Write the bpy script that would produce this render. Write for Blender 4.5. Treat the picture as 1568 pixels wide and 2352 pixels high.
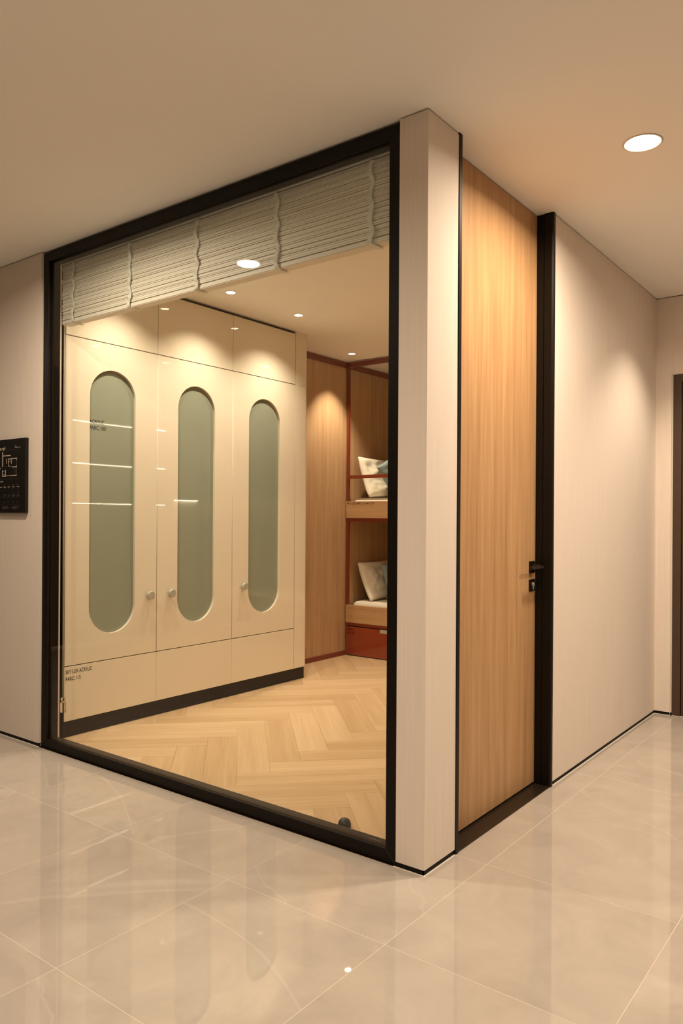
import bpy, bmesh, math, random
from mathutils import Vector, Matrix, noise
random.seed(4)
scene = bpy.context.scene
for o in list(bpy.data.objects): bpy.data.objects.remove(o, do_unlink=True)
COL = scene.collection

# ------------------------------------------------------------------ camera
CAM = (1.33291, -2.21829, 1.20762); YAW = 0.651821; ROLL = 0.0060; FPX = 1748.70; PY = 15.494
cd = bpy.data.cameras.new('camera'); cam = bpy.data.objects.new('camera', cd); COL.objects.link(cam)
fw = Vector((-math.sin(YAW), math.cos(YAW), 0)); rt = Vector((math.cos(YAW), math.sin(YAW), 0)); up = Vector((0, 0, 1))
r2 = math.cos(ROLL)*rt + math.sin(ROLL)*up; u2 = -math.sin(ROLL)*rt + math.cos(ROLL)*up
m = Matrix((r2, u2, -fw)).transposed().to_4x4(); m.translation = CAM
cam.matrix_world = m
cd.sensor_fit = 'HORIZONTAL'; cd.sensor_width = 36.0; cd.lens = FPX/1568*36.0; cd.shift_y = PY/1568
cd.clip_start = 0.05; cd.clip_end = 60
scene.camera = cam

# ------------------------------------------------------------------ world / exposure
w = bpy.data.worlds.new('world'); scene.world = w; w.use_nodes = True
w.node_tree.nodes['Background'].inputs[0].default_value = (0.5, 0.4, 0.3, 1)
w.node_tree.nodes['Background'].inputs[1].default_value = 0.02
vs = scene.view_settings; vs.view_transform = 'Standard'; vs.look = 'None'; vs.gamma = 1.0; vs.use_curve_mapping = False
vs.exposure = 0.40
WARM = (1.0, 0.84, 0.65)
HALL_W, HALL_ACCENT_W, ROOM_W, STRIP_E = 20.0, 64.0, 52.0, 40.0
H = 2.6

# ------------------------------------------------------------------ materials
MATS = {}
def srgb(r, g, b):
    f = lambda c: (c/255/12.92) if c/255 <= 0.04045 else ((c/255+0.055)/1.055)**2.4
    return (f(r), f(g), f(b), 1)
def mat(name, col, rough=0.5, spec=0.5, metal=0.0, coat=0.0, bump=0.0, bscale=60.0, var=0.0, vscale=(3, 3, 3), emit=None):
    if name in MATS: return MATS[name]
    ma = bpy.data.materials.new(name); ma.use_nodes = True; nt = ma.node_tree; b = nt.nodes['Principled BSDF']
    b.inputs['Base Color'].default_value = col; b.inputs['Roughness'].default_value = rough
    b.inputs['Specular IOR Level'].default_value = spec; b.inputs['Metallic'].default_value = metal
    b.inputs['Coat Weight'].default_value = coat; b.inputs['Coat Roughness'].default_value = 0.02
    tc = nt.nodes.new('ShaderNodeTexCoord')
    if var > 0:
        mp = nt.nodes.new('ShaderNodeMapping'); mp.inputs['Scale'].default_value = vscale
        nt.links.new(tc.outputs['Object'], mp.inputs[0])
        n = nt.nodes.new('ShaderNodeTexNoise'); n.inputs['Scale'].default_value = 1.0; n.inputs['Detail'].default_value = 6
        nt.links.new(mp.outputs[0], n.inputs['Vector'])
        r = nt.nodes.new('ShaderNodeValToRGB')
        c = Vector(col[:3]); lo = c*(1-var); hi = c*(1+var*0.7)
        r.color_ramp.elements[0].position = 0.3; r.color_ramp.elements[1].position = 0.7
        r.color_ramp.elements[0].color = (*lo, 1); r.color_ramp.elements[1].color = (*hi, 1)
        nt.links.new(n.outputs['Fac'], r.inputs[0]); nt.links.new(r.outputs[0], b.inputs['Base Color'])
    if bump > 0:
        n2 = nt.nodes.new('ShaderNodeTexNoise'); n2.inputs['Scale'].default_value = bscale; n2.inputs['Detail'].default_value = 4
        nt.links.new(tc.outputs['Object'], n2.inputs['Vector'])
        bp = nt.nodes.new('ShaderNodeBump'); bp.inputs['Strength'].default_value = bump; bp.inputs['Distance'].default_value = 0.01
        nt.links.new(n2.outputs['Fac'], bp.inputs['Height']); nt.links.new(bp.outputs[0], b.inputs['Normal'])
    if emit:
        b.inputs['Emission Color'].default_value = (*emit[0], 1); b.inputs['Emission Strength'].default_value = emit[1]
    MATS[name] = ma; return ma
def wood(name, dark, light, across, along, grain=(90, 90, 90), rough=0.45, rnd=0.0, spec=0.4):
    """straight grained laminate: across = broad band frequency, along = axis index of the grain"""
    ma = bpy.data.materials.new(name); ma.use_nodes = True; nt = ma.node_tree; b = nt.nodes['Principled BSDF']
    b.inputs['Roughness'].default_value = rough; b.inputs['Specular IOR Level'].default_value = spec
    tc = nt.nodes.new('ShaderNodeTexCoord'); src = tc.outputs['Object']
    oi = nt.nodes.new('ShaderNodeObjectInfo')
    if rnd > 0:
        sc = nt.nodes.new('ShaderNodeVectorMath'); sc.operation = 'SCALE'; sc.inputs[0].default_value = (37, 19, 11)
        nt.links.new(oi.outputs['Random'], sc.inputs['Scale'])
        ad = nt.nodes.new('ShaderNodeVectorMath'); ad.operation = 'ADD'
        nt.links.new(src, ad.inputs[0]); nt.links.new(sc.outputs[0], ad.inputs[1]); src = ad.outputs[0]
    def layer(f, fl, detail):
        mp = nt.nodes.new('ShaderNodeMapping'); s = [f, f, f]; s[along] = fl; mp.inputs['Scale'].default_value = s
        nt.links.new(src, mp.inputs[0])
        n = nt.nodes.new('ShaderNodeTexNoise'); n.inputs['Scale'].default_value = 1; n.inputs['Detail'].default_value = detail; n.inputs['Roughness'].default_value = 0.6
        nt.links.new(mp.outputs[0], n.inputs['Vector']); return n.outputs['Fac']
    a = layer(across, across*0.05, 3); c = layer(grain[0], grain[0]*0.025, 4)
    mx = nt.nodes.new('ShaderNodeMath'); mx.operation = 'MULTIPLY_ADD'; mx.inputs[1].default_value = 0.55
    ml = nt.nodes.new('ShaderNodeMath'); ml.operation = 'MULTIPLY'; ml.inputs[1].default_value = 0.45
    nt.links.new(c, ml.inputs[0]); nt.links.new(a, mx.inputs[0]); nt.links.new(ml.outputs[0], mx.inputs[2])
    fac = mx.outputs[0]
    if rnd > 0:
        sub = nt.nodes.new('ShaderNodeMath'); sub.operation = 'MULTIPLY_ADD'; sub.inputs[1].default_value = rnd; 
        nt.links.new(oi.outputs['Random'], sub.inputs[0])
        of = nt.nodes.new('ShaderNodeMath'); of.operation = 'SUBTRACT'; of.inputs[1].default_value = rnd/2
        nt.links.new(fac, of.inputs[0]); nt.links.new(of.outputs[0], sub.inputs[2]); fac = sub.outputs[0]
    r = nt.nodes.new('ShaderNodeValToRGB'); e = r.color_ramp.elements
    e[0].position = 0.30; e[1].position = 0.70; e[0].color = dark; e[1].color = light
    nt.links.new(fac, r.inputs[0]); nt.links.new(r.outputs[0], b.inputs['Base Color'])
    bp = nt.nodes.new('ShaderNodeBump'); bp.inputs['Strength'].default_value = 0.06; bp.inputs['Distance'].default_value = 0.004
    nt.links.new(c, bp.inputs['Height']); nt.links.new(bp.outputs[0], b.inputs['Normal'])
    MATS[name] = ma; return ma
def glass_mat(name, tint=(0.97, 0.985, 0.975, 1), f0=0.04):
    ma = bpy.data.materials.new(name); ma.use_nodes = True; nt = ma.node_tree; nt.nodes.remove(nt.nodes['Principled BSDF'])
    out = nt.nodes['Material Output']; tr = nt.nodes.new('ShaderNodeBsdfTransparent'); tr.inputs[0].default_value = tint
    gl = nt.nodes.new('ShaderNodeBsdfGlossy'); gl.inputs['Roughness'].default_value = 0.0
    g = nt.nodes.new('ShaderNodeNewGeometry'); d = nt.nodes.new('ShaderNodeVectorMath'); d.operation = 'DOT_PRODUCT'
    nt.links.new(g.outputs['Normal'], d.inputs[0]); nt.links.new(g.outputs['Incoming'], d.inputs[1])
    def mth(op, *a):
        n = nt.nodes.new('ShaderNodeMath'); n.operation = op
        for i, v in enumerate(a):
            if isinstance(v, float): n.inputs[i].default_value = v
            else: nt.links.new(v, n.inputs[i])
        return n.outputs[0]
    c = mth('ABSOLUTE', d.outputs['Value']); q = mth('SUBTRACT', 1.0, c); p5 = mth('POWER', q, 5.0)
    F = mth('MULTIPLY_ADD', p5, 1.0-f0, f0)
    mx = nt.nodes.new('ShaderNodeMixShader'); nt.links.new(F, mx.inputs[0]); nt.links.new(tr.outputs[0], mx.inputs[1]); nt.links.new(gl.outputs[0], mx.inputs[2])
    nt.links.new(mx.outputs[0], out.inputs[0]); MATS[name] = ma; return ma
def tile_mat():
    ma = bpy.data.materials.new('marble_tile'); ma.use_nodes = True; nt = ma.node_tree; b = nt.nodes['Principled BSDF']
    b.inputs['Roughness'].default_value = 0.022; b.inputs['Specular IOR Level'].default_value = 0.62
    tc = nt.nodes.new('ShaderNodeTexCoord'); src = tc.outputs['Object']; oi = nt.nodes.new('ShaderNodeObjectInfo')
    sc = nt.nodes.new('ShaderNodeVectorMath'); sc.operation = 'SCALE'; sc.inputs[0].default_value = (31, 17, 7)
    nt.links.new(oi.outputs['Random'], sc.inputs['Scale'])
    ad = nt.nodes.new('ShaderNodeVectorMath'); ad.operation = 'ADD'; nt.links.new(src, ad.inputs[0]); nt.links.new(sc.outputs[0], ad.inputs[1])
    n = nt.nodes.new('ShaderNodeTexNoise'); n.inputs['Scale'].default_value = 4.0; n.inputs['Detail'].default_value = 9; n.inputs['Roughness'].default_value = 0.62; n.inputs['Distortion'].default_value = 0.6
    nt.links.new(ad.outputs[0], n.inputs['Vector'])
    r = nt.nodes.new('ShaderNodeValToRGB'); e = r.color_ramp.elements
    e[0].position = 0.25; e[1].position = 0.75; e[0].color = (0.42, 0.36, 0.305, 1); e[1].color = (0.53, 0.46, 0.392, 1)
    nt.links.new(n.outputs['Fac'], r.inputs[0])
    # soft pale veins
    n2 = nt.nodes.new('ShaderNodeTexNoise'); n2.inputs['Scale'].default_value = 0.55; n2.inputs['Detail'].default_value = 5; n2.inputs['Distortion'].default_value = 0.9
    nt.links.new(ad.outputs[0], n2.inputs['Vector'])
    s1 = nt.nodes.new('ShaderNodeMath'); s1.operation = 'SUBTRACT'; s1.inputs[1].default_value = 0.5; nt.links.new(n2.outputs['Fac'], s1.inputs[0])
    s2 = nt.nodes.new('ShaderNodeMath'); s2.operation = 'ABSOLUTE'; nt.links.new(s1.outputs[0], s2.inputs[0])
    r3 = nt.nodes.new('ShaderNodeValToRGB'); r3.color_ramp.elements[0].position = 0.0; r3.color_ramp.elements[1].position = 0.006
    r3.color_ramp.elements[0].color = (0.3, 0.3, 0.3, 1); r3.color_ramp.elements[1].color = (0, 0, 0, 1)
    nt.links.new(s2.outputs[0], r3.inputs[0])
    mx = nt.nodes.new('ShaderNodeMix'); mx.data_type = 'RGBA'; mx.inputs['B'].default_value = (0.64, 0.565, 0.49, 1)
    nt.links.new(r3.outputs[0], mx.inputs['Factor']); nt.links.new(r.outputs[0], mx.inputs['A']); nt.links.new(mx.outputs['Result'], b.inputs['Base Color'])
    n4 = nt.nodes.new('ShaderNodeTexNoise'); n4.inputs['Scale'].default_value = 9; n4.inputs['Detail'].default_value = 1
    nt.links.new(ad.outputs[0], n4.inputs['Vector'])
    bp = nt.nodes.new('ShaderNodeBump'); bp.inputs['Strength'].default_value = 0.012; bp.inputs['Distance'].default_value = 0.01
    nt.links.new(n4.outputs['Fac'], bp.inputs['Height']); nt.links.new(bp.outputs[0], b.inputs['Normal'])
    MATS['marble_tile'] = ma; return ma

M_WALL = mat('wall_paper', (0.84, 0.725, 0.625, 1), 0.75, 0.25, var=0.035, vscale=(110, 110, 2.5), bump=0.03, bscale=300)
M_CEIL = mat('ceiling_paint', (0.93, 0.895, 0.83, 1), 0.9, 0.1)
M_BLACK = mat('black_metal', (0.008, 0.005, 0.003, 1), 0.42, 0.18)
M_GASKET = mat('black_gasket', (0.004, 0.003, 0.0025, 1), 0.6, 0.2)
M_BRONZE = mat('dark_bronze', (0.028, 0.017, 0.010, 1), 0.38, 0.3, metal=0.3)
M_CAULK = mat('white_caulk', (0.75, 0.66, 0.56, 1), 0.6, 0.3)
M_GROUT = mat('pale_grout', (0.66, 0.57, 0.48, 1), 0.7, 0.2)
M_CREAM = mat('cream_acrylic', (0.80, 0.71, 0.555, 1), 0.025, 0.55)
M_FROST = mat('grey_green_glass', (0.29, 0.31, 0.235, 1), 0.03, 0.5)
M_SEAM = mat('dark_recess', (0.03, 0.02, 0.013, 1), 0.8, 0.1)
M_DARKWOOD = wood('dark_stained_wood', (0.007, 0.0045, 0.003, 1), (0.016, 0.010, 0.006, 1), 18, 2, rough=0.3, spec=0.2)
M_DOORWOOD = wood('door_oak', (0.41, 0.21, 0.085, 1), (0.63, 0.375, 0.18, 1), 26, 2, rough=0.45)
M_PANELWOOD = wood('panel_oak', (0.38, 0.215, 0.105, 1), (0.58, 0.37, 0.195, 1), 22, 2, rough=0.45)
M_BOARDWOOD = wood('board_oak', (0.42, 0.235, 0.105, 1), (0.58, 0.36, 0.18, 1), 22, 0, rough=0.45)
M_FLOORWOOD = wood('floor_oak', (0.50, 0.325, 0.165, 1), (0.69, 0.49, 0.29, 1), 14, 0, rough=0.36, rnd=0.22)
M_RED = mat('oxide_red_paint', (0.20, 0.035, 0.012, 1), 0.35, 0.4)
M_REDACR = mat('red_acrylic', (0.26, 0.045, 0.013, 1), 0.06, 0.5)
M_PEWTER = mat('brushed_nickel', (0.52, 0.50, 0.43, 1), 0.4, 0.5, metal=0.4)
M_SLAT = mat('slat_paint', (0.92, 0.84, 0.72, 1), 0.5, 0.4)
M_TAPE = mat('ladder_tape', (0.90, 0.88, 0.80, 1), 0.9, 0.1, bump=0.1, bscale=400)
M_CORD = mat('cord_white', (0.66, 0.60, 0.48, 1), 0.8, 0.2)
M_LINEN = mat('white_linen', (0.72, 0.64, 0.50, 1), 0.85, 0.2, bump=0.05, bscale=90)
M_BLUE = mat('blue_linen', (0.25, 0.31, 0.30, 1), 0.85, 0.2, bump=0.05, bscale=90)
M_INK = mat('black_ink', (0.012, 0.009, 0.007, 1), 0.7, 0.2)
M_INKRED = mat('dark_ink', (0.035, 0.010, 0.005, 1), 0.7, 0.2)
M_PRINT = mat('pale_print', (0.62, 0.52, 0.42, 1), 0.7, 0.2)
M_PRINTDIM = mat('grey_print', (0.13, 0.10, 0.075, 1), 0.7, 0.2)
M_BOARD = mat('black_board', (0.010, 0.0075, 0.005, 1), 0.5, 0.3)
M_DOOR2 = mat('brown_door_paint', (0.075, 0.042, 0.025, 1), 0.45, 0.4, var=0.08, vscale=(4, 4, 2))
M_RUBBER = mat('black_rubber', (0.018, 0.014, 0.011, 1), 0.45, 0.4)
M_TRIM = mat('downlight_ring', (0.70, 0.62, 0.52, 1), 0.4, 0.4)
M_LENS = mat('lamp_lens', (0.9, 0.85, 0.8, 1), 0.4, 0.3, emit=((1.0, 0.86, 0.66), 14.0))
M_STRIP = mat('led_strip', (0.9, 0.85, 0.8, 1), 0.4, 0.3, emit=((1.0, 0.84, 0.60), STRIP_E))
M_GLASS = glass_mat('clear_glass')
M_TILE = tile_mat()
def clear_acrylic():
    ma = bpy.data.materials.new('clear_acrylic'); ma.use_nodes = True; b = ma.node_tree.nodes['Principled BSDF']
    b.inputs['Transmission Weight'].default_value = 1.0; b.inputs['Roughness'].default_value = 0.02; b.inputs['IOR'].default_value = 1.49
    b.inputs['Base Color'].default_value = (0.95, 0.92, 0.86, 1); return ma
M_ACR = clear_acrylic()

# ------------------------------------------------------------------ mesh helpers
def add_box(bm, lo, hi):
    x0, y0, z0 = lo; x1, y1, z1 = hi
    v = [bm.verts.new(c) for c in ((x0,y0,z0),(x1,y0,z0),(x1,y1,z0),(x0,y1,z0),(x0,y0,z1),(x1,y0,z1),(x1,y1,z1),(x0,y1,z1))]
    for f in ((0,3,2,1),(4,5,6,7),(0,1,5,4),(1,2,6,5),(2,3,7,6),(3,0,4,7)): bm.faces.new([v[i] for i in f])
    return v
def add_prism(bm, pts, axis, a0, a1):
    """extrude a 2D polygon along an axis; pts are the other two coordinates in xyz order"""
    def co(p, a):
        c = list(p); c.insert(axis, a); return c
    lo = [bm.verts.new(co(p, a0)) for p in pts]; hi = [bm.verts.new(co(p, a1)) for p in pts]; n = len(pts)
    bm.faces.new(lo); bm.faces.new(hi[::-1])
    for i in range(n): bm.faces.new((lo[i], hi[i], hi[(i+1) % n], lo[(i+1) % n]))
    bmesh.ops.recalc_face_normals(bm, faces=bm.faces[:])
def add_lathe(bm, prof, seg=32, center=(0,0,0), axis=2, cap=True):
    """profile: list of (radius, height along axis)"""
    rings = []
    for r, h in prof:
        ring = []
        for i in range(seg):
            t = 2*math.pi*i/seg; a, b = r*math.cos(t), r*math.sin(t)
            p = [a, b]; p.insert(axis, h)
            ring.append(bm.verts.new([p[k]+center[k] for k in range(3)]))
        rings.append(ring)
    for k in range(len(rings)-1):
        for i in range(seg):
            j = (i+1) % seg; bm.faces.new((rings[k][i], rings[k][j], rings[k+1][j], rings[k+1][i]))
    if cap:
        bm.faces.new(rings[0]); bm.faces.new(rings[-1][::-1])
    bmesh.ops.recalc_face_normals(bm, faces=bm.faces[:])
def add_tube(bm, pts, r, seg=8):
    rings = []
    for i, p in enumerate(pts):
        p = Vector(p); a = Vector(pts[max(i-1, 0)]); b = Vector(pts[min(i+1, len(pts)-1)]); t = (b-a).normalized()
        n = t.orthogonal().normalized(); bt = t.cross(n)
        rings.append([bm.verts.new(p + n*r*math.cos(2*math.pi*k/seg) + bt*r*math.sin(2*math.pi*k/seg)) for k in range(seg)])
    for i in range(len(rings)-1):
        for k in range(seg):
            j = (k+1) % seg; bm.faces.new((rings[i][k], rings[i][j], rings[i+1][j], rings[i+1][k]))
    bm.faces.new(rings[0]); bm.faces.new(rings[-1]); bmesh.ops.recalc_face_normals(bm, faces=bm.faces[:])
def mesh_of(bm, name, smooth=False):
    me = bpy.data.meshes.new(name); bm.to_mesh(me); bm.free()
    if smooth:
        for p in me.polygons: p.use_smooth = True
    return me
def link(name, me, material, parent=None):
    o = bpy.data.objects.new(name, me); COL.objects.link(o)
    if material is not None and len(me.materials) == 0: me.materials.append(material)
    if parent is not None:
        o.parent = parent
        if parent.type == 'EMPTY': o.matrix_parent_inverse = parent.matrix_basis.inverted()
    return o
def tag(o, label, cat, group=None):
    o['label'] = label; o['category'] = cat
    if group: o['group'] = group
    return o
def thing(name, label, cat, loc=(0,0,0), group=None):
    o = bpy.data.objects.new(name, None); COL.objects.link(o); o.location = loc; o.empty_display_size = 0.1
    o.matrix_basis = Matrix.Translation(loc)
    return tag(o, label, cat, group)
def structure(name, me_or_none, material, label, cat, loc=(0,0,0)):
    if me_or_none is None: o = thing(name, label, cat, loc)
    else: o = tag(link(name, me_or_none, material), label, cat)
    o['kind'] = 'structure'; return o
def box(name, lo, hi, material, parent=None, bevel=0.0, seg=2):
    bm = bmesh.new(); add_box(bm, lo, hi)
    if bevel > 0: bmesh.ops.bevel(bm, geom=bm.edges[:]+bm.verts[:], offset=bevel, segments=seg, profile=0.7, affect='EDGES')
    return link(name, mesh_of(bm, name), material, parent)
def boxes(name, lst, material, parent=None):
    bm = bmesh.new()
    for lo, hi in lst: add_box(bm, lo, hi)
    return link(name, mesh_of(bm, name), material, parent)
def flat_shape(loops, depth, bevel=0.0):
    """2D curve with holes, filled and extruded by +-depth (local xy plane)"""
    cu = bpy.data.curves.new('shape', 'CURVE'); cu.dimensions = '2D'; cu.fill_mode = 'BOTH'; cu.extrude = depth; cu.bevel_depth = bevel; cu.bevel_resolution = 2
    for L in loops:
        s = cu.splines.new('POLY'); s.points.add(len(L)-1); s.use_cyclic_u = True
        for p, c in zip(s.points, L): p.co = (c[0], c[1], 0, 1)
    o = bpy.data.objects.new('shape', cu); COL.objects.link(o); bpy.context.view_layer.update()
    me = bpy.data.meshes.new_from_object(o.evaluated_get(bpy.context.evaluated_depsgraph_get()))
    bpy.data.objects.remove(o); bpy.data.curves.remove(cu); return me
def text_mesh(txt, size, width=None, bold=0.0):
    cu = bpy.data.curves.new('txt', 'FONT'); cu.body = txt; cu.size = size; cu.offset = bold; cu.space_line = 1.0
    o = bpy.data.objects.new('txt', cu); COL.objects.link(o); bpy.context.view_layer.update()
    me = bpy.data.meshes.new_from_object(o.evaluated_get(bpy.context.evaluated_depsgraph_get()))
    bpy.data.objects.remove(o); bpy.data.curves.remove(cu)
    if width and len(me.vertices):
        xs = [v.co.x for v in me.vertices]; k = width/(max(xs)-min(xs)); x0 = min(xs)
        for v in me.vertices: v.co.x = (v.co.x-x0)*k
    return me
FACE_PX = Matrix(((0,0,1,0),(1,0,0,0),(0,1,0,0),(0,0,0,1)))      # local x->+y, y->+z, normal +x
FACE_NY = Matrix(((1,0,0,0),(0,0,-1,0),(0,1,0,0),(0,0,0,1)))     # local x->+x, y->+z, normal -y
def place(me, face, origin):
    me.transform(Matrix.Translation(origin) @ face); me.update(); return me

# ------------------------------------------------------------------ hall floor: tiles
TX, TY, PXT, PYT = 0.125, 0.213, 0.630, 0.635; GAP = 0.0024
XL, XR, YB, YF = -5.0, 3.4, -5.0, 2.773
floor = structure('floor', mesh_of((lambda bm: (add_box(bm, (XL, YB, -0.06), (XR, 0.0, -0.0003)), add_box(bm, (0.0, 0.0, -0.06), (XR, YF, -0.0003)), bm)[-1])(bmesh.new()), 'floor'),
                  M_GROUT, 'glossy beige marble tiled hall floor with pale grout', 'floor')
def clip_rects(x0, x1, y0, y1):
    out = []
    a = (max(x0, XL), min(x1, XR), max(y0, YB), min(y1, 0.0))
    if a[0] < a[1]-.004 and a[2] < a[3]-.004: out.append(a)
    b = (max(x0, 0.0), min(x1, XR), max(y0, 0.0), min(y1, YF))
    if b[0] < b[1]-.004 and b[2] < b[3]-.004: out.append(b)
    return out
for i in range(-10, 8):
    for j in range(-10, 6):
        x0, y0 = TX+i*PXT+GAP/2, TY+j*PYT+GAP/2; x1, y1 = x0+PXT-GAP, y0+PYT-GAP
        rs = clip_rects(x0, x1, y0, y1)
        if not rs: continue
        bm = bmesh.new()
        if x0 >= 0 and rs: rs = [(rs[0][0], rs[0][1], rs[0][2], rs[-1][3])]
        if x0 < 0 < x1 and y0 < 0 < y1:      # the tile cut round the pillar corner
            add_prism(bm, [(x0, y0), (x1, y0), (x1, y1), (0.0, y1), (0.0, 0.0), (x0, 0.0)], 2, -0.012, 0.0)
            c = (x0, y0)
        else:
            a = rs[0]; add_box(bm, (a[0], a[2], -0.012), (a[1], a[3], 0.0)); c = (a[0], a[2])
        bmesh.ops.translate(bm, vec=(-c[0], -c[1], 0), verts=bm.verts[:])
        t = link('tile', mesh_of(bm, 'tile'), M_TILE, floor); t.location = (c[0], c[1], 0)

# ------------------------------------------------------------------ ceiling
structure('ceiling', mesh_of((lambda bm: (add_box(bm, (XL-.1, YB-.1, H), (XR+.1, 4.4, H+.1)), bm)[-1])(bmesh.new()), 'ceiling'), M_CEIL, 'plain warm beige painted ceiling with round downlights', 'ceiling')

# ------------------------------------------------------------------ walls
BZ = 0.019      # black recessed skirting height
def wall(name, lst, label, m=M_WALL):
    bm = bmesh.new()
    for (x0, y0, x1, y1, core) in lst:
        add_box(bm, (x0, y0, BZ), (x1, y1, H-0.006))
        cx0, cy0, cx1, cy1 = core
        add_box(bm, (cx0, cy0, 0.0), (cx1, cy1, H))
    return structure(name, mesh_of(bm, name), m, label, 'wall')
wall('wall_left', [(XL, 0.0, -2.350, 0.12, (XL, .008, -2.36, .112))], 'pale beige textured wall with the black notice board')
wall('wall_pillar', [(-.115, 0.0, 0.0, .212, (-.107, .008, -.008, .204))], 'slim beige textured pillar between glass partition and wood door')
wall('wall_right', [(-.115, 1.112, 0.0, 2.90, (-.107, 1.12, -.008, 2.89))], 'beige textured wall right of the wood door under a light scallop')
wall('wall_end', [(0.0, 2.773, .092, 2.90, (.004, 2.781, .09, 2.89)), (1.005, 2.773, XR, 2.90, (1.01, 2.781, XR, 2.89))], 'narrow beige end wall beside the dark brown door')
box('wall_end_lintel', (.092, 2.773, 2.118), (1.005, 2.90, H-.006), M_WALL, bpy.data.objects['wall_end'])
wall('wall_hall_east', [(XR, YB, XR+.1, 2.90, (XR, YB, XR+.1, 2.90))], 'plain beige hall wall outside the view on the right side')
wall('wall_hall_west', [(XL-.1, YB, XL, .12, (XL-.1, YB, XL, .12))], 'plain beige hall wall outside the view on the left side')
wall('wall_hall_south', [(XL, YB-.1, XR, YB, (XL, YB-.1, XR, YB))], 'plain beige hall wall behind the camera')
# black skirting recesses
def skirt(name, lst, label):
    return structure(name, mesh_of((lambda bm: ([add_box(bm, a, b) for a, b in lst], bm)[-1])(bmesh.new()), name), M_GASKET, label, 'baseboard')
skirt('baseboard_left', [((XL, .003, 0), (-2.352, .008, BZ))], 'thin black recessed skirting below the notice board wall')
skirt('baseboard_pillar', [((-.112, .003, 0), (-.003, .008, BZ)), ((-.008, .003, 0), (-.003, .209, BZ))], 'thin black recessed skirting around the beige pillar')
skirt('baseboard_right', [((-.008, 1.115, 0), (-.003, 2.776, BZ))], 'thin black recessed skirting along the wall right of the door')
skirt('baseboard_end', [((0.0, 2.776, 0), (.088, 2.781, BZ))], 'short black recessed skirting beside the brown door')
# caulk lines at the tile edge
def caulk(name, lst, label):
    return structure(name, mesh_of((lambda bm: ([add_box(bm, a, b) for a, b in lst], bm)[-1])(bmesh.new()), name), M_CAULK, label, 'trim')
caulk('trim_1', [((XL, -.004, -.001), (-2.35, .0025, .0015))], 'thin white caulk line at the foot of the notice board wall')
caulk('trim_2', [((-.125, -.004, -.001), (.004, .0025, .0015)), ((-.0025, .0025, -.001), (.004, .215, .0015))], 'thin white caulk line around the foot of the pillar')
caulk('trim_3', [((-.0025, 1.112, -.001), (.004, 2.769, .0015)), ((-.0025, 2.769, -.001), (.092, 2.7755, .0015))], 'thin white caulk line at the foot of the right wall')

# ------------------------------------------------------------------ bedroom shell
RX0, RX1, RY0, RY1 = -2.745, -.115, .076, 4.15
def plain_wall(name, lo, hi, m, label):
    return structure(name, mesh_of((lambda bm: (add_box(bm, lo, hi), bm)[-1])(bmesh.new()), name), m, label, 'wall')
plain_wall('wall_bedroom_outer', (-3.08, .12, 0), (-2.98, 4.25, H), M_WALL, 'hidden wall behind the cream wardrobes')
plain_wall('wall_bedroom_back', (RX0, RY1, 0), (RX1, RY1+.1, H), M_PANELWOOD, 'oak panelled wall at the back of the bunk beds')
wp = plain_wall('wall_bedroom_side', (-2.98, 2.235, 0), (RX0, 4.25, H), M_PANELWOOD, 'vertical grain oak panelled wall between wardrobe and bunk beds')
box('top_rail', (RX0, 2.235, 2.546), (RX0+.012, 4.15, 2.588), M_RED, wp)
box('base_rail', (RX0, 2.235, 0.0), (RX0+.012, 3.178, .040), M_RED, wp)
plain_wall('wall_bedroom_right', (RX1-.02, 2.90, 0), (.0, 4.25, H), M_WALL, 'beige bedroom wall behind the right end of the bunk beds')

# herringbone floor, each plank its own piece, clipped to the room
fl2 = structure('floor_bedroom', mesh_of((lambda bm: (add_box(bm, (-2.98, .03, -.06), (RX1, RY1, -.002)), bm)[-1])(bmesh.new()), 'floor_bedroom'), M_BOARDWOOD, 'light oak herringbone plank floor of the bedroom', 'floor')
PW, PL = 0.1573, 0.787; A0, B0 = 1.743, 0.0; s2 = math.sqrt(.5)
def clip_poly(poly, x0, x1, y0, y1):
    def cut(pl, f):
        out = []
        for i in range(len(pl)):
            a, b = pl[i], pl[(i+1) % len(pl)]; fa, fb = f(a), f(b)
            if fa >= 0: out.append(a)
            if (fa >= 0) != (fb >= 0):
                t = fa/(fa-fb); out.append((a[0]+(b[0]-a[0])*t, a[1]+(b[1]-a[1])*t))
        return out
    for f in (lambda p: p[0]-x0, lambda p: x1-p[0], lambda p: p[1]-y0, lambda p: y1-p[1]):
        poly = cut(poly, f)
        if len(poly) < 3: return []
    return poly
def area(p): return abs(sum(p[i][0]*p[(i+1) % len(p)][1]-p[(i+1) % len(p)][0]*p[i][1] for i in range(len(p))))/2
def ab2xy(a, b): return ((b-a)*s2, (a+b)*s2)
g = .0005
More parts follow.
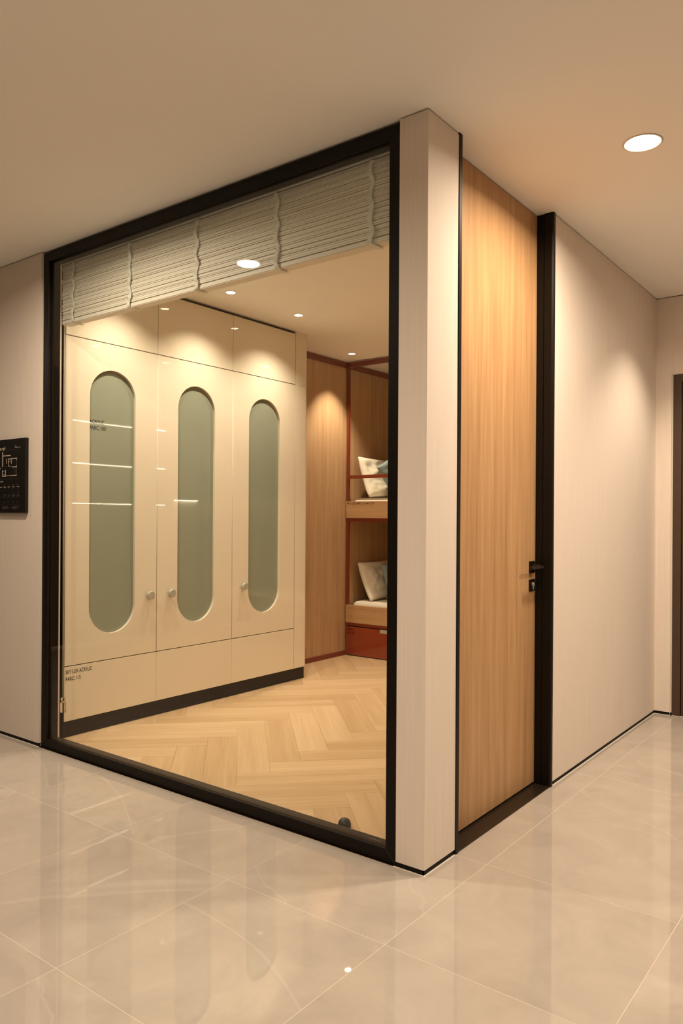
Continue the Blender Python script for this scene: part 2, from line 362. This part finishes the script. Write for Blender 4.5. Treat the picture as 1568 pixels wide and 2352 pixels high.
for k in range(-30, 40):
    for tt in range(-5, 6):
        for kind in (0, 1):
            if kind == 0: a0, b0, la, lb = k*PW+tt*PL, k*PW-tt*PL, PL, PW
            else: a0, b0, la, lb = k*PW+tt*PL, (k+1)*PW-tt*PL, PW, PL
            a0 += A0; b0 += B0
            poly = [ab2xy(a0+g, b0+g), ab2xy(a0+g, b0+lb-g), ab2xy(a0+la-g, b0+lb-g), ab2xy(a0+la-g, b0+g)]
            poly = clip_poly(poly, -2.93, RX1, .078, RY1)
            if len(poly) < 3 or area(poly) < 0.0008: continue
            if max(p[0] for p in poly) < -2.42 and min(p[1] for p in poly) < 2.2 and max(p[1] for p in poly) < 2.2: continue
            if min(p[1] for p in poly) > 3.2: continue
            cx, cy = ab2xy(a0+la/2, b0+lb/2)
            ang = math.atan2(s2, -s2) if kind == 0 else math.atan2(s2, s2)
            R = Matrix.Translation((cx, cy, 0)) @ Matrix.Rotation(ang, 4, 'Z'); Ri = R.inverted()
            pl = [Ri @ Vector((p[0], p[1], 0)) for p in poly]
            bm = bmesh.new(); add_prism(bm, [(v.x, v.y) for v in pl], 2, -.010, 0.0)
            o = link('plank', mesh_of(bm, 'plank'), M_FLOORWOOD, fl2); o.matrix_basis = R

# ------------------------------------------------------------------ glass partition
win = structure('window_1', None, None, 'large fixed glass partition in a slim black metal frame', 'window', (-1.23, .03, 0))
WX0, WX1, WZ1, BW = -2.345, -.1165, 2.589, .048
YF0, YF1 = .010, .072
def mitred(name, pts):        # front outline in xz, extruded in y
    bm = bmesh.new(); add_prism(bm, pts, 1, YF0, YF0+.014); bmesh.ops.bevel(bm, geom=bm.edges[:], offset=.0012, segments=1, affect='EDGES')
    return link(name, mesh_of(bm, name), M_BLACK, win)
e = .0004
mitred('bottom_rail', [(WX0, 0.0), (WX1, 0.0), (WX1-BW-e, BW), (WX0+BW+e, BW)])
mitred('top_rail', [(WX0, WZ1), (WX0+BW+e, WZ1-BW), (WX1-BW-e, WZ1-BW), (WX1, WZ1)])
mitred('side_rail', [(WX0, e), (WX0+BW, BW+e), (WX0+BW, WZ1-BW-e), (WX0, WZ1-e)])
mitred('side_rail', [(WX1, e), (WX1, WZ1-e), (WX1-BW, WZ1-BW-e), (WX1-BW, BW+e)])
box('sill', (WX0, .028, 0.0), (WX1, .076, .047), M_BRONZE, win, .001, 1)
box('inner_head', (WX0, .028, WZ1-.047), (WX1, .076, WZ1), M_BLACK, win)
box('inner_jamb', (WX0, .028, .047), (WX0+.050, .076, WZ1-.047), M_BLACK, win)
box('inner_jamb', (WX1-.044, .028, .047), (WX1, .076, WZ1-.047), M_BLACK, win)
boxes('gasket', [((WX0+.02, .024, .02), (WX1-.02, .028, .042)), ((WX0+.02, .024, WZ1-.042), (WX1-.02, .028, WZ1-.02)), ((WX0+.02, .024, .042), (WX0+.045, .028, WZ1-.042)), ((WX1-.040, .024, .042), (WX1-.02, .028, WZ1-.042))], M_GASKET, win)
pane = box('glass_pane', (WX0+.030, .0245, .03), (WX1-.030, .0275, WZ1-.03), M_GLASS, win)
box('sill_sticker', (-.262, .046, .0468), (-.214, .051, .0473), M_PRINTDIM, win)

# ------------------------------------------------------------------ wood door and its frame
door = structure('door_1', None, None, 'tall flush oak veneer door with black lever handle and black frame', 'door', (-.06, .66, 0))
XD = -.075
leaf = box('door_leaf', (-.113, .236, .011), (XD, 1.090, H-.004), M_DOORWOOD, door, .001, 1)
box('door_jamb', (-.115, .212, 0), (0.0035, .2335, H), M_BLACK, door, .001, 1)
bm = bmesh.new(); add_prism(bm, [(-.113, 1.093), (-.043, 1.093), (-.043, 1.0965), (-.039, 1.0965), (-.039, 1.088), (-.004, 1.088), (.0035, 1.092), (.0035, 1.111), (-.113, 1.111)], 2, 0.0, H)
link('door_jamb', mesh_of(bm, 'door_jamb'), M_BLACK, door)
boxes('threshold', [((-.113, .2335, -.01), (0.0, 1.0915, .0035))], M_BRONZE, door)
boxes('bottom_seal', [((-.110, .236, .0035), (-.078, 1.090, .011))], M_GASKET, door)
hd = box('door_handle', (XD, 1.018, .968), (XD+.008, 1.070, 1.021), M_BLACK, door, .001, 1)
bm = bmesh.new(); add_lathe(bm, [(.011, XD+.008), (.011, -.030)], 20, (0, 1.046, .996), 0); link('handle_neck', mesh_of(bm, 'neck'), M_BLACK, hd)
bm = bmesh.new(); add_box(bm, (-.034, .925, .990), (-.020, 1.058, 1.002)); bmesh.ops.bevel(bm, geom=bm.edges[:], offset=.002, segments=2, affect='EDGES'); link('handle_lever', mesh_of(bm, 'lever'), M_BRONZE, hd)
lk = box('lock_plate', (XD, 1.018, .886), (XD+.008, 1.070, .939), M_BLACK, door, .001, 1)
bm = bmesh.new(); add_lathe(bm, [(.010, XD+.008), (.010, XD+.012)], 20, (0, 1.046, .916), 0); add_box(bm, (XD+.008, 1.0425, .893), (XD+.0118, 1.0495, .914)); link('key_cylinder', mesh_of(bm, 'cyl'), M_PEWTER, lk)

# ------------------------------------------------------------------ dark door at the end wall
d2 = structure('door_2', None, None, 'dark brown painted door in the end wall cut by the right picture edge', 'door', (.55, 2.79, 0))
box('door_leaf', (.152, 2.790, .006), (.945, 2.83, 2.060), M_DOOR2, d2, .001, 1)
boxes('door_frame', [((.101, 2.784, 0), (.148, 2.89, 2.112)), ((.949, 2.784, 0), (.996, 2.89, 2.112)), ((.148, 2.784, 2.064), (.949, 2.89, 2.112))], M_DOOR2, d2)
boxes('frame_caulk', [((.093, 2.7765, .018), (.100, 2.80, 2.117)), ((.100, 2.7765, 2.1125), (1.004, 2.80, 2.117)), ((.997, 2.7765, .018), (1.004, 2.80, 2.1125))], M_CAULK, d2)
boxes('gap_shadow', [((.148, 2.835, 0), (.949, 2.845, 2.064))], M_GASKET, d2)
box('threshold', (.101, 2.776, -.003), (.996, 2.84, .0015), M_GROUT, d2)

# ------------------------------------------------------------------ wardrobes
XW = -2.375
def stadium(cx, hw, z0, z1, n=28):
    pts = []
    for i in range(n+1): t = math.pi*i/n; pts.append((cx+hw*math.cos(t), z1-hw+hw*math.sin(t)))
    for i in range(n+1): t = math.pi+math.pi*i/n; pts.append((cx+hw*math.cos(t), z0+hw+hw*math.sin(t)))
    return pts
YS = [.162, .789, 1.425, 2.066]
ZB, ZL, ZU, ZT = .092, .391, 2.203, 2.578
wl = ['cream acrylic wardrobe nearest the glass, with grey-green arched panel and two finish captions',
      'middle cream acrylic wardrobe, its knob left of the arched panel and beside the neighbour\'s knob',
      'cream acrylic wardrobe farthest from the glass, next to the oak panelled wall']
kn = [(.727, .741), (.890, .741), (1.525, .740)]
arch = [(.4705, .1555), (1.1065, .156), (1.741, .159)]
units = []
for i in range(3):
    y0, y1 = YS[i], YS[i+1]; gp = .0016
    u = thing('wardrobe', wl[i], 'wardrobe', (-2.65, (y0+y1)/2, 0), 'cream wardrobes in a row'); units.append(u)
    yb1 = y1 if i < 2 else 2.070
    box('body', (-2.93, y0, ZB+.002), (XW-.020, yb1-.0005, H-.004), M_SEAM, u)
    # arched door
    rect = [(y0+gp, ZL+.003), (y1-gp, ZL+.003), (y1-gp, ZU-.003), (y0+gp, ZU-.003)]
    bv = .0012
    inset = [(rect[0][0]+bv, rect[0][1]+bv), (rect[1][0]-bv, rect[1][1]+bv), (rect[2][0]-bv, rect[2][1]-bv), (rect[3][0]+bv, rect[3][1]-bv)]
    me = flat_shape([inset, stadium(arch[i][0], arch[i][1]+bv, .5435-bv, 2.0505+bv)], .0088, bv)
    d = link('door', place(me, FACE_PX, (XW-.010, 0, 0)), M_CREAM, u)
    me = flat_shape([stadium(arch[i][0], arch[i][1]+.008, .536, 2.058)], .002)
    gpan = link('arched_glass', place(me, FACE_PX, (XW-.0185, 0, 0)), M_FROST, d)
    bm = bmesh.new(); add_lathe(bm, [(.012, XW-.0005), (.012, XW+.012), (.0235, XW+.012), (.0245, XW+.0135), (.0245, XW+.0325), (.0235, XW+.034)], 40, (0, kn[i][0], kn[i][1]), 0)
    link('knob', mesh_of(bm, 'knob'), M_PEWTER, d)
    box('upper_door', (XW-.020, y0+gp, ZU+.0015), (XW, y1-gp, ZT), M_CREAM, u, .0012)
    low = box('drawer_front', (XW-.020, y0+gp*.6, ZB), (XW, y1-gp*.6, ZL-.0015), M_CREAM, u, .0012)
    if i == 0:
        tm = text_mesh('ACRYLIC', .030, .098, .0004); link('caption', place(tm, FACE_PX, (XW-.0163, .322, 1.738)), M_INK, gpan)
        tm = text_mesh('PARC 103', .030, .108, .0004); link('caption', place(tm, FACE_PX, (XW-.0163, .322, 1.703)), M_INK, gpan)
        tm = text_mesh('SKY LUX ACRYLIC', .030, .165, .0004); link('caption', place(tm, FACE_PX, (XW+.0003, .172, .350)), M_INK, low)
        tm = text_mesh('PARC 115', .030, .093, .0004); link('caption', place(tm, FACE_PX, (XW+.0003, .172, .312)), M_INK, low)
        box('end_post', (-2.421, .1575, .0), (XW-.001, .1618, H-.004), M_DARKWOOD, u)
        box('side_panel', (-2.93, .1585, .0), (-2.4215, .1618, H-.004), M_WALL, u)
# rounded end filler beside the third unit
u = units[2]
def filler(z0, z1):
    r = .035; p = [(-2.90, 2.0705), (XW, 2.0705)]
    for i in range(9):
        t = math.pi/2*i/8; p.append((XW-r+r*math.cos(t), 2.2185-r+r*math.sin(t)))
    p.append((-2.90, 2.2185)); bm = bmesh.new(); add_prism(bm, p, 2, z0, z1)
    me = mesh_of(bm, 'end_filler', True)
    return me
for z0, z1 in ((ZB, ZU-.002), (ZU-.001, H-.001)):
    o = link('end_filler', filler(z0, z1), M_CREAM, u); o.data.set_sharp_from_angle(angle=math.radians(35))
pl = structure('trim_4', mesh_of((lambda bm: (add_box(bm, (-2.90, .158, 0), (-2.394, 2.205, ZB+.001)), bm)[-1])(bmesh.new()), 'plinth'), M_DARKWOOD, 'black brown plinth running under the cream wardrobes', 'plinth')

# ------------------------------------------------------------------ raised venetian blind
BX0, BX1 = -2.288, -.178
blind = thing('venetian_blind', 'pale slatted venetian blind drawn up behind the top of the glass', 'blind', (-1.23, .11, 2.22))
box('head_rail', (BX0, .082, 2.538), (BX1, .138, 2.585), M_SLAT, blind, .002, 1)
NS = 46; zs0, zs1 = 2.246, 2.534
sl_me = None
zc = zs0
for i in range(NS):
    z = zs0+(zs1-zs0)*(i+.5)/NS
    if sl_me is None:
        bm = bmesh.new(); prof = []
        for j in range(7):
            t = -1+2*j/6; prof.append((t*.0245, 0.0006*(1-t*t)+.0026))
        for j in range(7):
            t = 1-2*j/6; prof.append((t*.0245, 0.0006*(1-t*t)-.0026))
        add_prism(bm, prof, 0, BX0+.002, BX1-.002); sl_me = mesh_of(bm, 'slat')
    o = link('slat', sl_me, M_SLAT, blind)
    ph = .0020*math.sin(i*.55)+random.uniform(-.0018, .0018); z += .0008*math.sin(i*1.9)+random.uniform(-.0004, .0004)
    o.matrix_parent_inverse = blind.matrix_basis.inverted()
    o.matrix_basis = Matrix.Translation((random.uniform(-.002, .002), .107+ph, z)) @ Matrix.Rotation(random.uniform(-.02, .03), 4, 'X')
bm = bmesh.new(); add_box(bm, (BX0, .082, 2.222), (BX1, .134, 2.243)); bmesh.ops.bevel(bm, geom=bm.edges[:], offset=.003, segments=2, affect='EDGES')
link('bottom_rail', mesh_of(bm, 'bottom_rail'), M_SLAT, blind)
for xt in (-2.180, -1.712, -1.238, -.757, -.290):
    bm = bmesh.new(); n = 90; hw = .0105; rows = []
    for i in range(n+1):
        t = i/n; z = 2.222+.310*t
        y = .0772-.0045*abs(math.sin(i*math.pi/2.2))-.002*math.sin(t*17)
        x = xt+.006*math.sin(t*21+xt*5)+random.uniform(-.0015, .0015)
        rows.append([bm.verts.new((x-hw, y+random.uniform(-.001, .001), z)), bm.verts.new((x, y-.0015, z)), bm.verts.new((x+hw, y+random.uniform(-.001, .001), z))])
    tail = [bm.verts.new((xt+dx, .095, 2.216)) for dx in (-hw+.006, .006, hw+.006)]
    tail2 = [bm.verts.new((xt+dx, .128, 2.214)) for dx in (-hw+.012, .012, hw+.012)]
    rows = [tail2, tail]+rows
    for a, b in zip(rows[:-1], rows[1:]):
        for q in range(2): bm.faces.new((a[q], a[q+1], b[q+1], b[q]))
    bmesh.ops.recalc_face_normals(bm, faces=bm.faces[:])
    o = link('ladder_tape', mesh_of(bm, 'tape'), M_TAPE, blind); md = o.modifiers.new('thick', 'SOLIDIFY'); md.thickness = .0016
for dx in (-.009, -.002, .006):
    bm = bmesh.new(); add_tube(bm, [(-2.268+dx, .088, 2.56), (-2.268+dx, .088, 1.2), (-2.268+dx*.4, .088, .252)], .0011, 6)
    link('lift_cord', mesh_of(bm, 'cord', True), M_CORD, blind)
bm = bmesh.new(); add_lathe(bm, [(.009, .256), (.0125, .252), (.0125, .242), (.0085, .238), (.0085, .234), (.0135, .230), (.0145, .226), (.0145, .182), (.0135, .178)], 8, (-2.267, .088, 0), 2)
link('cord_tassel', mesh_of(bm, 'tassel'), M_ACR, blind)

# ------------------------------------------------------------------ bunk bed
YB0 = 3.180; BXL, BXR = RX0+.013, RX1-.022
bunk = thing('bunk_bed', 'built-in oak bunk bed with oxide red frame, rails and drawers', 'bunk bed', (-1.4, 3.6, 0))
for x in (RX0+.0125, BXR-.030):
    box('post', (x, YB0, .262), (x+.018, YB0+.03, 2.548), M_RED, bunk, .001, 1)
box('top_beam', (RX0+.0125, YB0, 2.549), (BXR, YB0+.03, 2.589), M_RED, bunk, .001, 1)
box('guard_rail', (RX0+.031, YB0+.001, 1.563), (BXR-.031, YB0+.026, 1.592), M_RED, bunk, .001, 1)
for zb, zt, zr, cap in ((1.214, 1.362, 1.183, True), (.291, .447, .264, False)):
    b = box('side_board', (RX0+.0125, YB0-.004, zb), (BXR, YB0+.014, zt), M_BOARDWOOD, bunk, .0008, 1)
    box('red_rail', (RX0+.0125, YB0+.001, zr), (BXR, YB0+.03, zb-.0005), M_RED, bunk, .0008, 1)
    box('bed_base', (RX0+.0005, YB0+.031, zr+.004), (BXR, RY1-.003, zr+.034), M_BOARDWOOD, bunk)
    if cap:
        tm = text_mesh('MFC LUX522 MTQ / LK 46617 LUX', .026, .290, .0002); link('caption', place(tm, FACE_NY, (RX0+.026, YB0-.0043, 1.334)), M_INK, b)
dw = .845
for i in range(3):
    x0 = RX0+.014+i*(dw+.018); x1 = min(x0+dw, BXR)
    d = box('drawer', (x0+.002, YB0-.001, .008), (x1-.002, YB0+.019, .256), M_REDACR, bunk, .001, 1)
    box('pull', ((x0+x1)/2-.055, YB0-.004, .226), ((x0+x1)/2+.055, YB0-.0005, .2565), M_PEWTER, d, .001, 1)
    if i == 0:
        tm = text_mesh('ACRYLIC', .026, .072, .0004); link('caption', place(tm, FACE_NY, (x0+.014, YB0-.0013, .222)), M_INKRED, d)
        tm = text_mesh('PARC 108', .026, .082, .0004); link('caption', place(tm, FACE_NY, (x0+.012, YB0-.0013, .192)), M_INKRED, d)
boxes('plinth_back', [((RX0+.0125, YB0+.02, .0), (BXR, YB0+.03, .262))], M_SEAM, bunk)

def mattress(z0, z1, label):
    bm = bmesh.new(); add_box(bm, (RX0+.045, YB0+.038, z0), (BXR-.02, RY1-.03, z1))
    bmesh.ops.bevel(bm, geom=bm.edges[:], offset=.045, segments=5, profile=.5, affect='EDGES')
    o = link('mattress', mesh_of(bm, 'mattress', True), M_LINEN); tag(o, label, 'mattress', 'bunk mattresses'); return o
mattress(1.2175, 1.392, 'white mattress on the upper bunk')
mattress(.2985, .478, 'white mattress on the lower bunk')

def pillow(name, wdt, hgt, thk, org, ex, ey, material, label, cat, group, seed=0, wr=.006):
    """org = centre, ex / ey = unit vectors of width and height, normal = ex x ey"""
    n = 36; ex = Vector(ex).normalized(); ey = Vector(ey).normalized(); ez = ex.cross(ey).normalized()
    bm = bmesh.new(); sides = []
    for s in (1, -1):
        g_ = []
        for i in range(n+1):
            row = []
            for j in range(n+1):
                a = -1+2*i/n; b = -1+2*j/n
                pinch = .06*(1-b*b); pinch2 = .06*(1-a*a)
                px = a*(1-pinch)*wdt/2; py = b*(1-pinch2)*hgt/2; bow = -.018*(1-b*b)
                h = ((1-a**4)*(1-b**4))
                h = max(h, 0)**.6*thk/2
                nz = noise.noise(Vector((a*2.2+seed, b*2.2, s*3.1)))*wr*2 + noise.noise(Vector((a*6+seed, b*4.5, s*1.7)))*wr
                edge = min(1, 3*(1-max(abs(a), abs(b))))
                p = Vector(org)+ex*px+ey*py+ez*(s*(h+nz*edge)+bow)
                row.append((i, j, p))
            g_.append(row)
        sides.append(g_)
    front = [[bm.verts.new(c[2]) for c in r] for r in sides[0]]
    back = [[front[i][j] if i in (0, n) or j in (0, n) else bm.verts.new(sides[1][i][j][2]) for j in range(n+1)] for i in range(n+1)]
    for G in (front, back):
        for i in range(n):
            for j in range(n): bm.faces.new((G[i][j], G[i+1][j], G[i+1][j+1], G[i][j+1]))
    bmesh.ops.recalc_face_normals(bm, faces=bm.faces[:])
    o = link(name, mesh_of(bm, name, True), material); tag(o, label, cat, group); return o
def lean(bottom, top, y0, y1):
    b = Vector(bottom); t = Vector(top); c = (b+t)/2; return (c.x, (y0+y1)/2, c.z), (t-b)
c, ey = lean((-2.545, 0, 1.402), (-2.668, 0, 1.762), 3.26, 3.86)
pillow('pillow', .60, .385, .11, c, (0, 1, .0), ey, M_LINEN, 'white pillow leaning on the oak wall of the upper bunk', 'pillow', 'white pillows', 1.0, .013)
c, ey = lean((-2.525, 0, .492), (-2.665, 0, .822), 3.26, 3.86)
pillow('pillow', .60, .365, .11, c, (0, 1, .02), ey, M_LINEN, 'white pillow leaning on the oak wall of the lower bunk', 'pillow', 'white pillows', 7.0, .011)
pillow('cushion', .34, .33, .08, (-2.428, 3.540, 1.626), (.22, .80, .56), (-.20, -.56, .80), M_BLUE, 'grey blue cushion against the white pillow on the upper bunk', 'cushion', 'grey blue cushions', 3.0, .005)
pillow('cushion', .34, .32, .08, (-2.435, 3.565, .662), (0, 1, .05), (-.36, 0, .93), M_BLUE, 'grey blue cushion against the white pillow on the lower bunk', 'cushion', 'grey blue cushions', 5.0, .005)
pillow('folded_throw', .40, .40, .05, (-2.14, 3.42, .528), (1, 0, 0), (0, 1, 0), M_BLUE, 'grey blue folded throw lying at the front of the lower bunk', 'throw', None, 9.0, .003)

# ------------------------------------------------------------------ door stop on the bedroom floor
bm = bmesh.new(); prof = [(.026, 0.0)]
for i in range(10):
    t = math.pi/2*i/9; prof.append((max(.026*math.cos(t), .0015), .010+.026*math.sin(t)))
add_lathe(bm, prof, 32, (-.462, .165, 0), 2)
tag(link('door_stop', mesh_of(bm, 'door_stop', True), M_RUBBER), 'small black dome door stop on the oak floor behind the glass', 'door stop')

# ------------------------------------------------------------------ notice board
NBX0, NBX1, NBZ0, NBZ1 = -2.765, -2.463, 1.229, 1.630
nb = thing('notice_board', 'black wall board printed with a white floor plan and text', 'sign', (-2.61, -.01, NBZ0))
bd = box('board', (NBX0, -.020, NBZ0), (NBX1, 0.0, NBZ1), M_BOARD, nb, .001, 1)
YP = -.0203
def rect(x0, y0, x1, y1):
    """zoom-picture coordinates (618 px = right edge) turned into board coordinates"""
    fx = lambda x: NBX1-(618-x)*.254/618
    def fz(x, y):
        top = 215+(618-x)*.081; return NBZ1-(y-top)/(2050-top)*(NBZ1-NBZ0)
    xm = (x0+x1)/2
    return ((fx(x0), YP, fz(xm, y1)), (fx(x1), YP+.0002, fz(xm, y0)))
plan = [(55,560,75,900),(55,900,68,928),(70,640,265,660),(258,708,420,730),(203,724,262,740),(410,730,422,755),(210,740,222,915),(218,902,275,915),(225,788,245,800),
        (278,740,290,850),(160,720,172,850),(295,918,418,935),(408,888,420,920),(0,962,25,972),(55,1005,68,1150),(62,1025,102,1036),(128,1000,142,1140),(95,1105,140,1115),(55,1140,150,1160),(150,1136,270,1146),(265,1124,420,1145),
        (372,412,402,422),(372,440,500,452),(0,1282,82,1296),
        (0,1418,50,1428),(90,1415,155,1427),(196,1412,255,1424),(303,1409,370,1421),(418,1405,486,1418)]
dim = [(0,515,500,518),(0,1218,500,1222),(0,1506,490,1508),(0,1590,490,1592),(0,1675,490,1677),(0,1762,490,1764),(0,1845,490,1847),
       (300,1545,355,1552),(420,1540,480,1548),(92,1608,155,1616),(92,1628,150,1636),(92,1655,128,1663),(196,1620,268,1628),(196,1640,250,1648),(305,1603,375,1611),(305,1622,380,1630),(305,1640,368,1648),(305,1658,340,1666),(420,1606,492,1614),(420,1625,480,1633),(420,1644,458,1652),
       (86,1798,124,1806),(196,1796,232,1804),(303,1795,342,1803),(418,1793,455,1801),(62,1895,200,1904),(62,1918,250,1927),(62,1942,200,1951),(303,1893,485,1902),(303,1917,420,1926),(303,1940,435,1949),
       (90,1450,150,1456),(196,1447,235,1453),(303,1444,360,1450),(418,1441,470,1447),(418,1330,450,1334),(430,1350,450,1372),(310,1352,345,1372),(205,1355,225,1375),(98,1358,116,1378),
       (412,755,418,890),(412,935,418,1120),(370,935,376,1110),(80,910,160,914)]
for nm, lst, mm in (('floor_plan_print', plan, M_PRINT), ('table_print', dim, M_PRINTDIM)):
    boxes(nm, [rect(*r) for r in lst], mm, bd)['kind'] = 'stuff'
tm = text_mesh('phòng ngủ', .020, .098, .0004); link('title_print', place(tm, FACE_NY, (NBX1-.298, YP, 1.576)), M_PRINT, bd)

# ------------------------------------------------------------------ downlights
def downlight(x, y, r, watts, label, group, size=160, blend=1.0, soft=.05, tilt=None):
    t = thing('downlight', label, 'downlight', (x, y, H), group)
    bm = bmesh.new(); add_lathe(bm, [(r*1.01, H+.012), (r*1.01, H-.0015), (r*1.10, H-.004), (r*1.16, H-.002), (r*1.17, H)], 48, (x, y, 0), 2, cap=False)
    link('trim_ring', mesh_of(bm, 'trim_ring', True), M_TRIM, t)
    bm = bmesh.new(); add_lathe(bm, [(r*1.005, H-.0005), (r*1.005, H-.0015), (r*.9, H-.0025), (r*.5, H-.003)], 48, (x, y, 0), 2)
    link('lens', mesh_of(bm, 'lens', True), M_LENS, t)
    if size > 150:
        ld = bpy.data.lights.new('lamp', 'AREA'); ld.shape = 'DISK'; ld.size = r*1.9; ld.energy = watts; ld.color = WARM; ld.spread = math.radians(166)
    else:
        ld = bpy.data.lights.new('lamp', 'SPOT'); ld.energy = watts; ld.color = WARM; ld.spot_size = math.radians(size); ld.spot_blend = blend; ld.shadow_soft_size = soft
    lo = bpy.data.objects.new('lamp', ld); COL.objects.link(lo); lo.parent = t; lo.matrix_parent_inverse = t.matrix_basis.inverted(); lo.location = (x, y, H-.006)
    return t
G1 = 'large round downlights in the hall ceiling'
downlight(.506, .680, .0605, HALL_W, 'large round downlight in the hall ceiling right of the oak door', G1)
downlight(-1.600, -.722, .0605, HALL_W, 'large round downlight in the hall ceiling before the glass, mirrored in it', G1)
for x, y, k, lb in ((2.3, -.9, .5, 'to the right of the camera'), (-4.3, -1.0, .35, 'left of the notice board'), (2.2, -3.2, 1, 'behind the camera on the right'),
                    (.35, -3.3, .7, 'behind the camera on the left'), (1.9, 1.4, 1.0, 'to the right of the corridor tiles'), (.75, -1.7, .8, 'right above the camera')):  # unseen lamps added to brighten the hall surfaces and ceiling bounce
    downlight(x, y, .0605, HALL_W*k, 'added unseen hall downlight for fill light, '+lb, G1)
downlight(.50, 2.20, .045, HALL_ACCENT_W, 'accent downlight beside the right wall, outside the picture', None, 104, .7, .03)
G2 = 'small downlights in the bedroom ceiling'
downlight(-2.065, 1.095, .028, ROOM_W, 'small bright downlight above the middle wardrobe, nearest the blind', G2, 120, 1.0, .012)
downlight(-2.065, .450, .028, ROOM_W, 'small downlight above the nearest wardrobe, hidden by the blind', G2, 120, 1.0, .012)
downlight(-2.068, 1.740, .028, ROOM_W, 'small bright downlight above the farthest wardrobe door', G2, 120, 1.0, .012)
downlight(-2.500, 2.935, .028, ROOM_W*1.5, 'small bright downlight before the oak panelled wall near the bunk bed', G2, 85, .7, .012)
for x, y, lb in ((-.74, 1.485, 'over the near end of the wall shelf'), (-.68, 2.25, 'over the far end of the wall shelf'), (-1.3, 2.9, 'in front of the bunk bed middle')):
    downlight(x, y, .028, ROOM_W*.55, 'small bedroom downlight hidden by the pillar, '+lb, G2, 120, 1.0, .012)

# ------------------------------------------------------------------ shelf with lit undersides on the inner right wall
sh = thing('wall_shelf', 'oak wall shelf with led strips, seen mirrored in the wardrobe doors', 'shelf', (-.2, 2.0, 1.2))
for z in (2.04, 1.675, 1.33):
    b = box('shelf_board', (-.330, 1.46, z), (-.1165, 2.62, z+.022), M_BOARDWOOD, sh, .001, 1)
    for ya, yb in ((1.56, 2.205), (2.45, 2.55)): box('led_strip', (-.316, ya, z-.005), (-.310, yb, z-.0005), M_STRIP, b)
box('side_panel', (-.330, 1.44, 1.31), (-.1165, 1.4595, 2.10), M_BOARDWOOD, sh)
box('side_panel', (-.330, 2.6205, 1.31), (-.1165, 2.64, 2.10), M_BOARDWOOD, sh)

# slim linear wall lamp before the bunk bed, mirrored in the wardrobe doors
wlm = thing('wall_lamp', 'slim linear wall lamp before the bunk bed, seen mirrored in the wardrobe', 'wall lamp', (-.14, 2.97, 1.36))
lh = box('lamp_housing', (-.160, 2.79, 1.385), (-.1365, 3.15, 1.400), M_BLACK, wlm, .001, 1)
box('led_strip', (-.158, 2.80, 1.379), (-.150, 3.14, 1.3848), M_STRIP, lh)
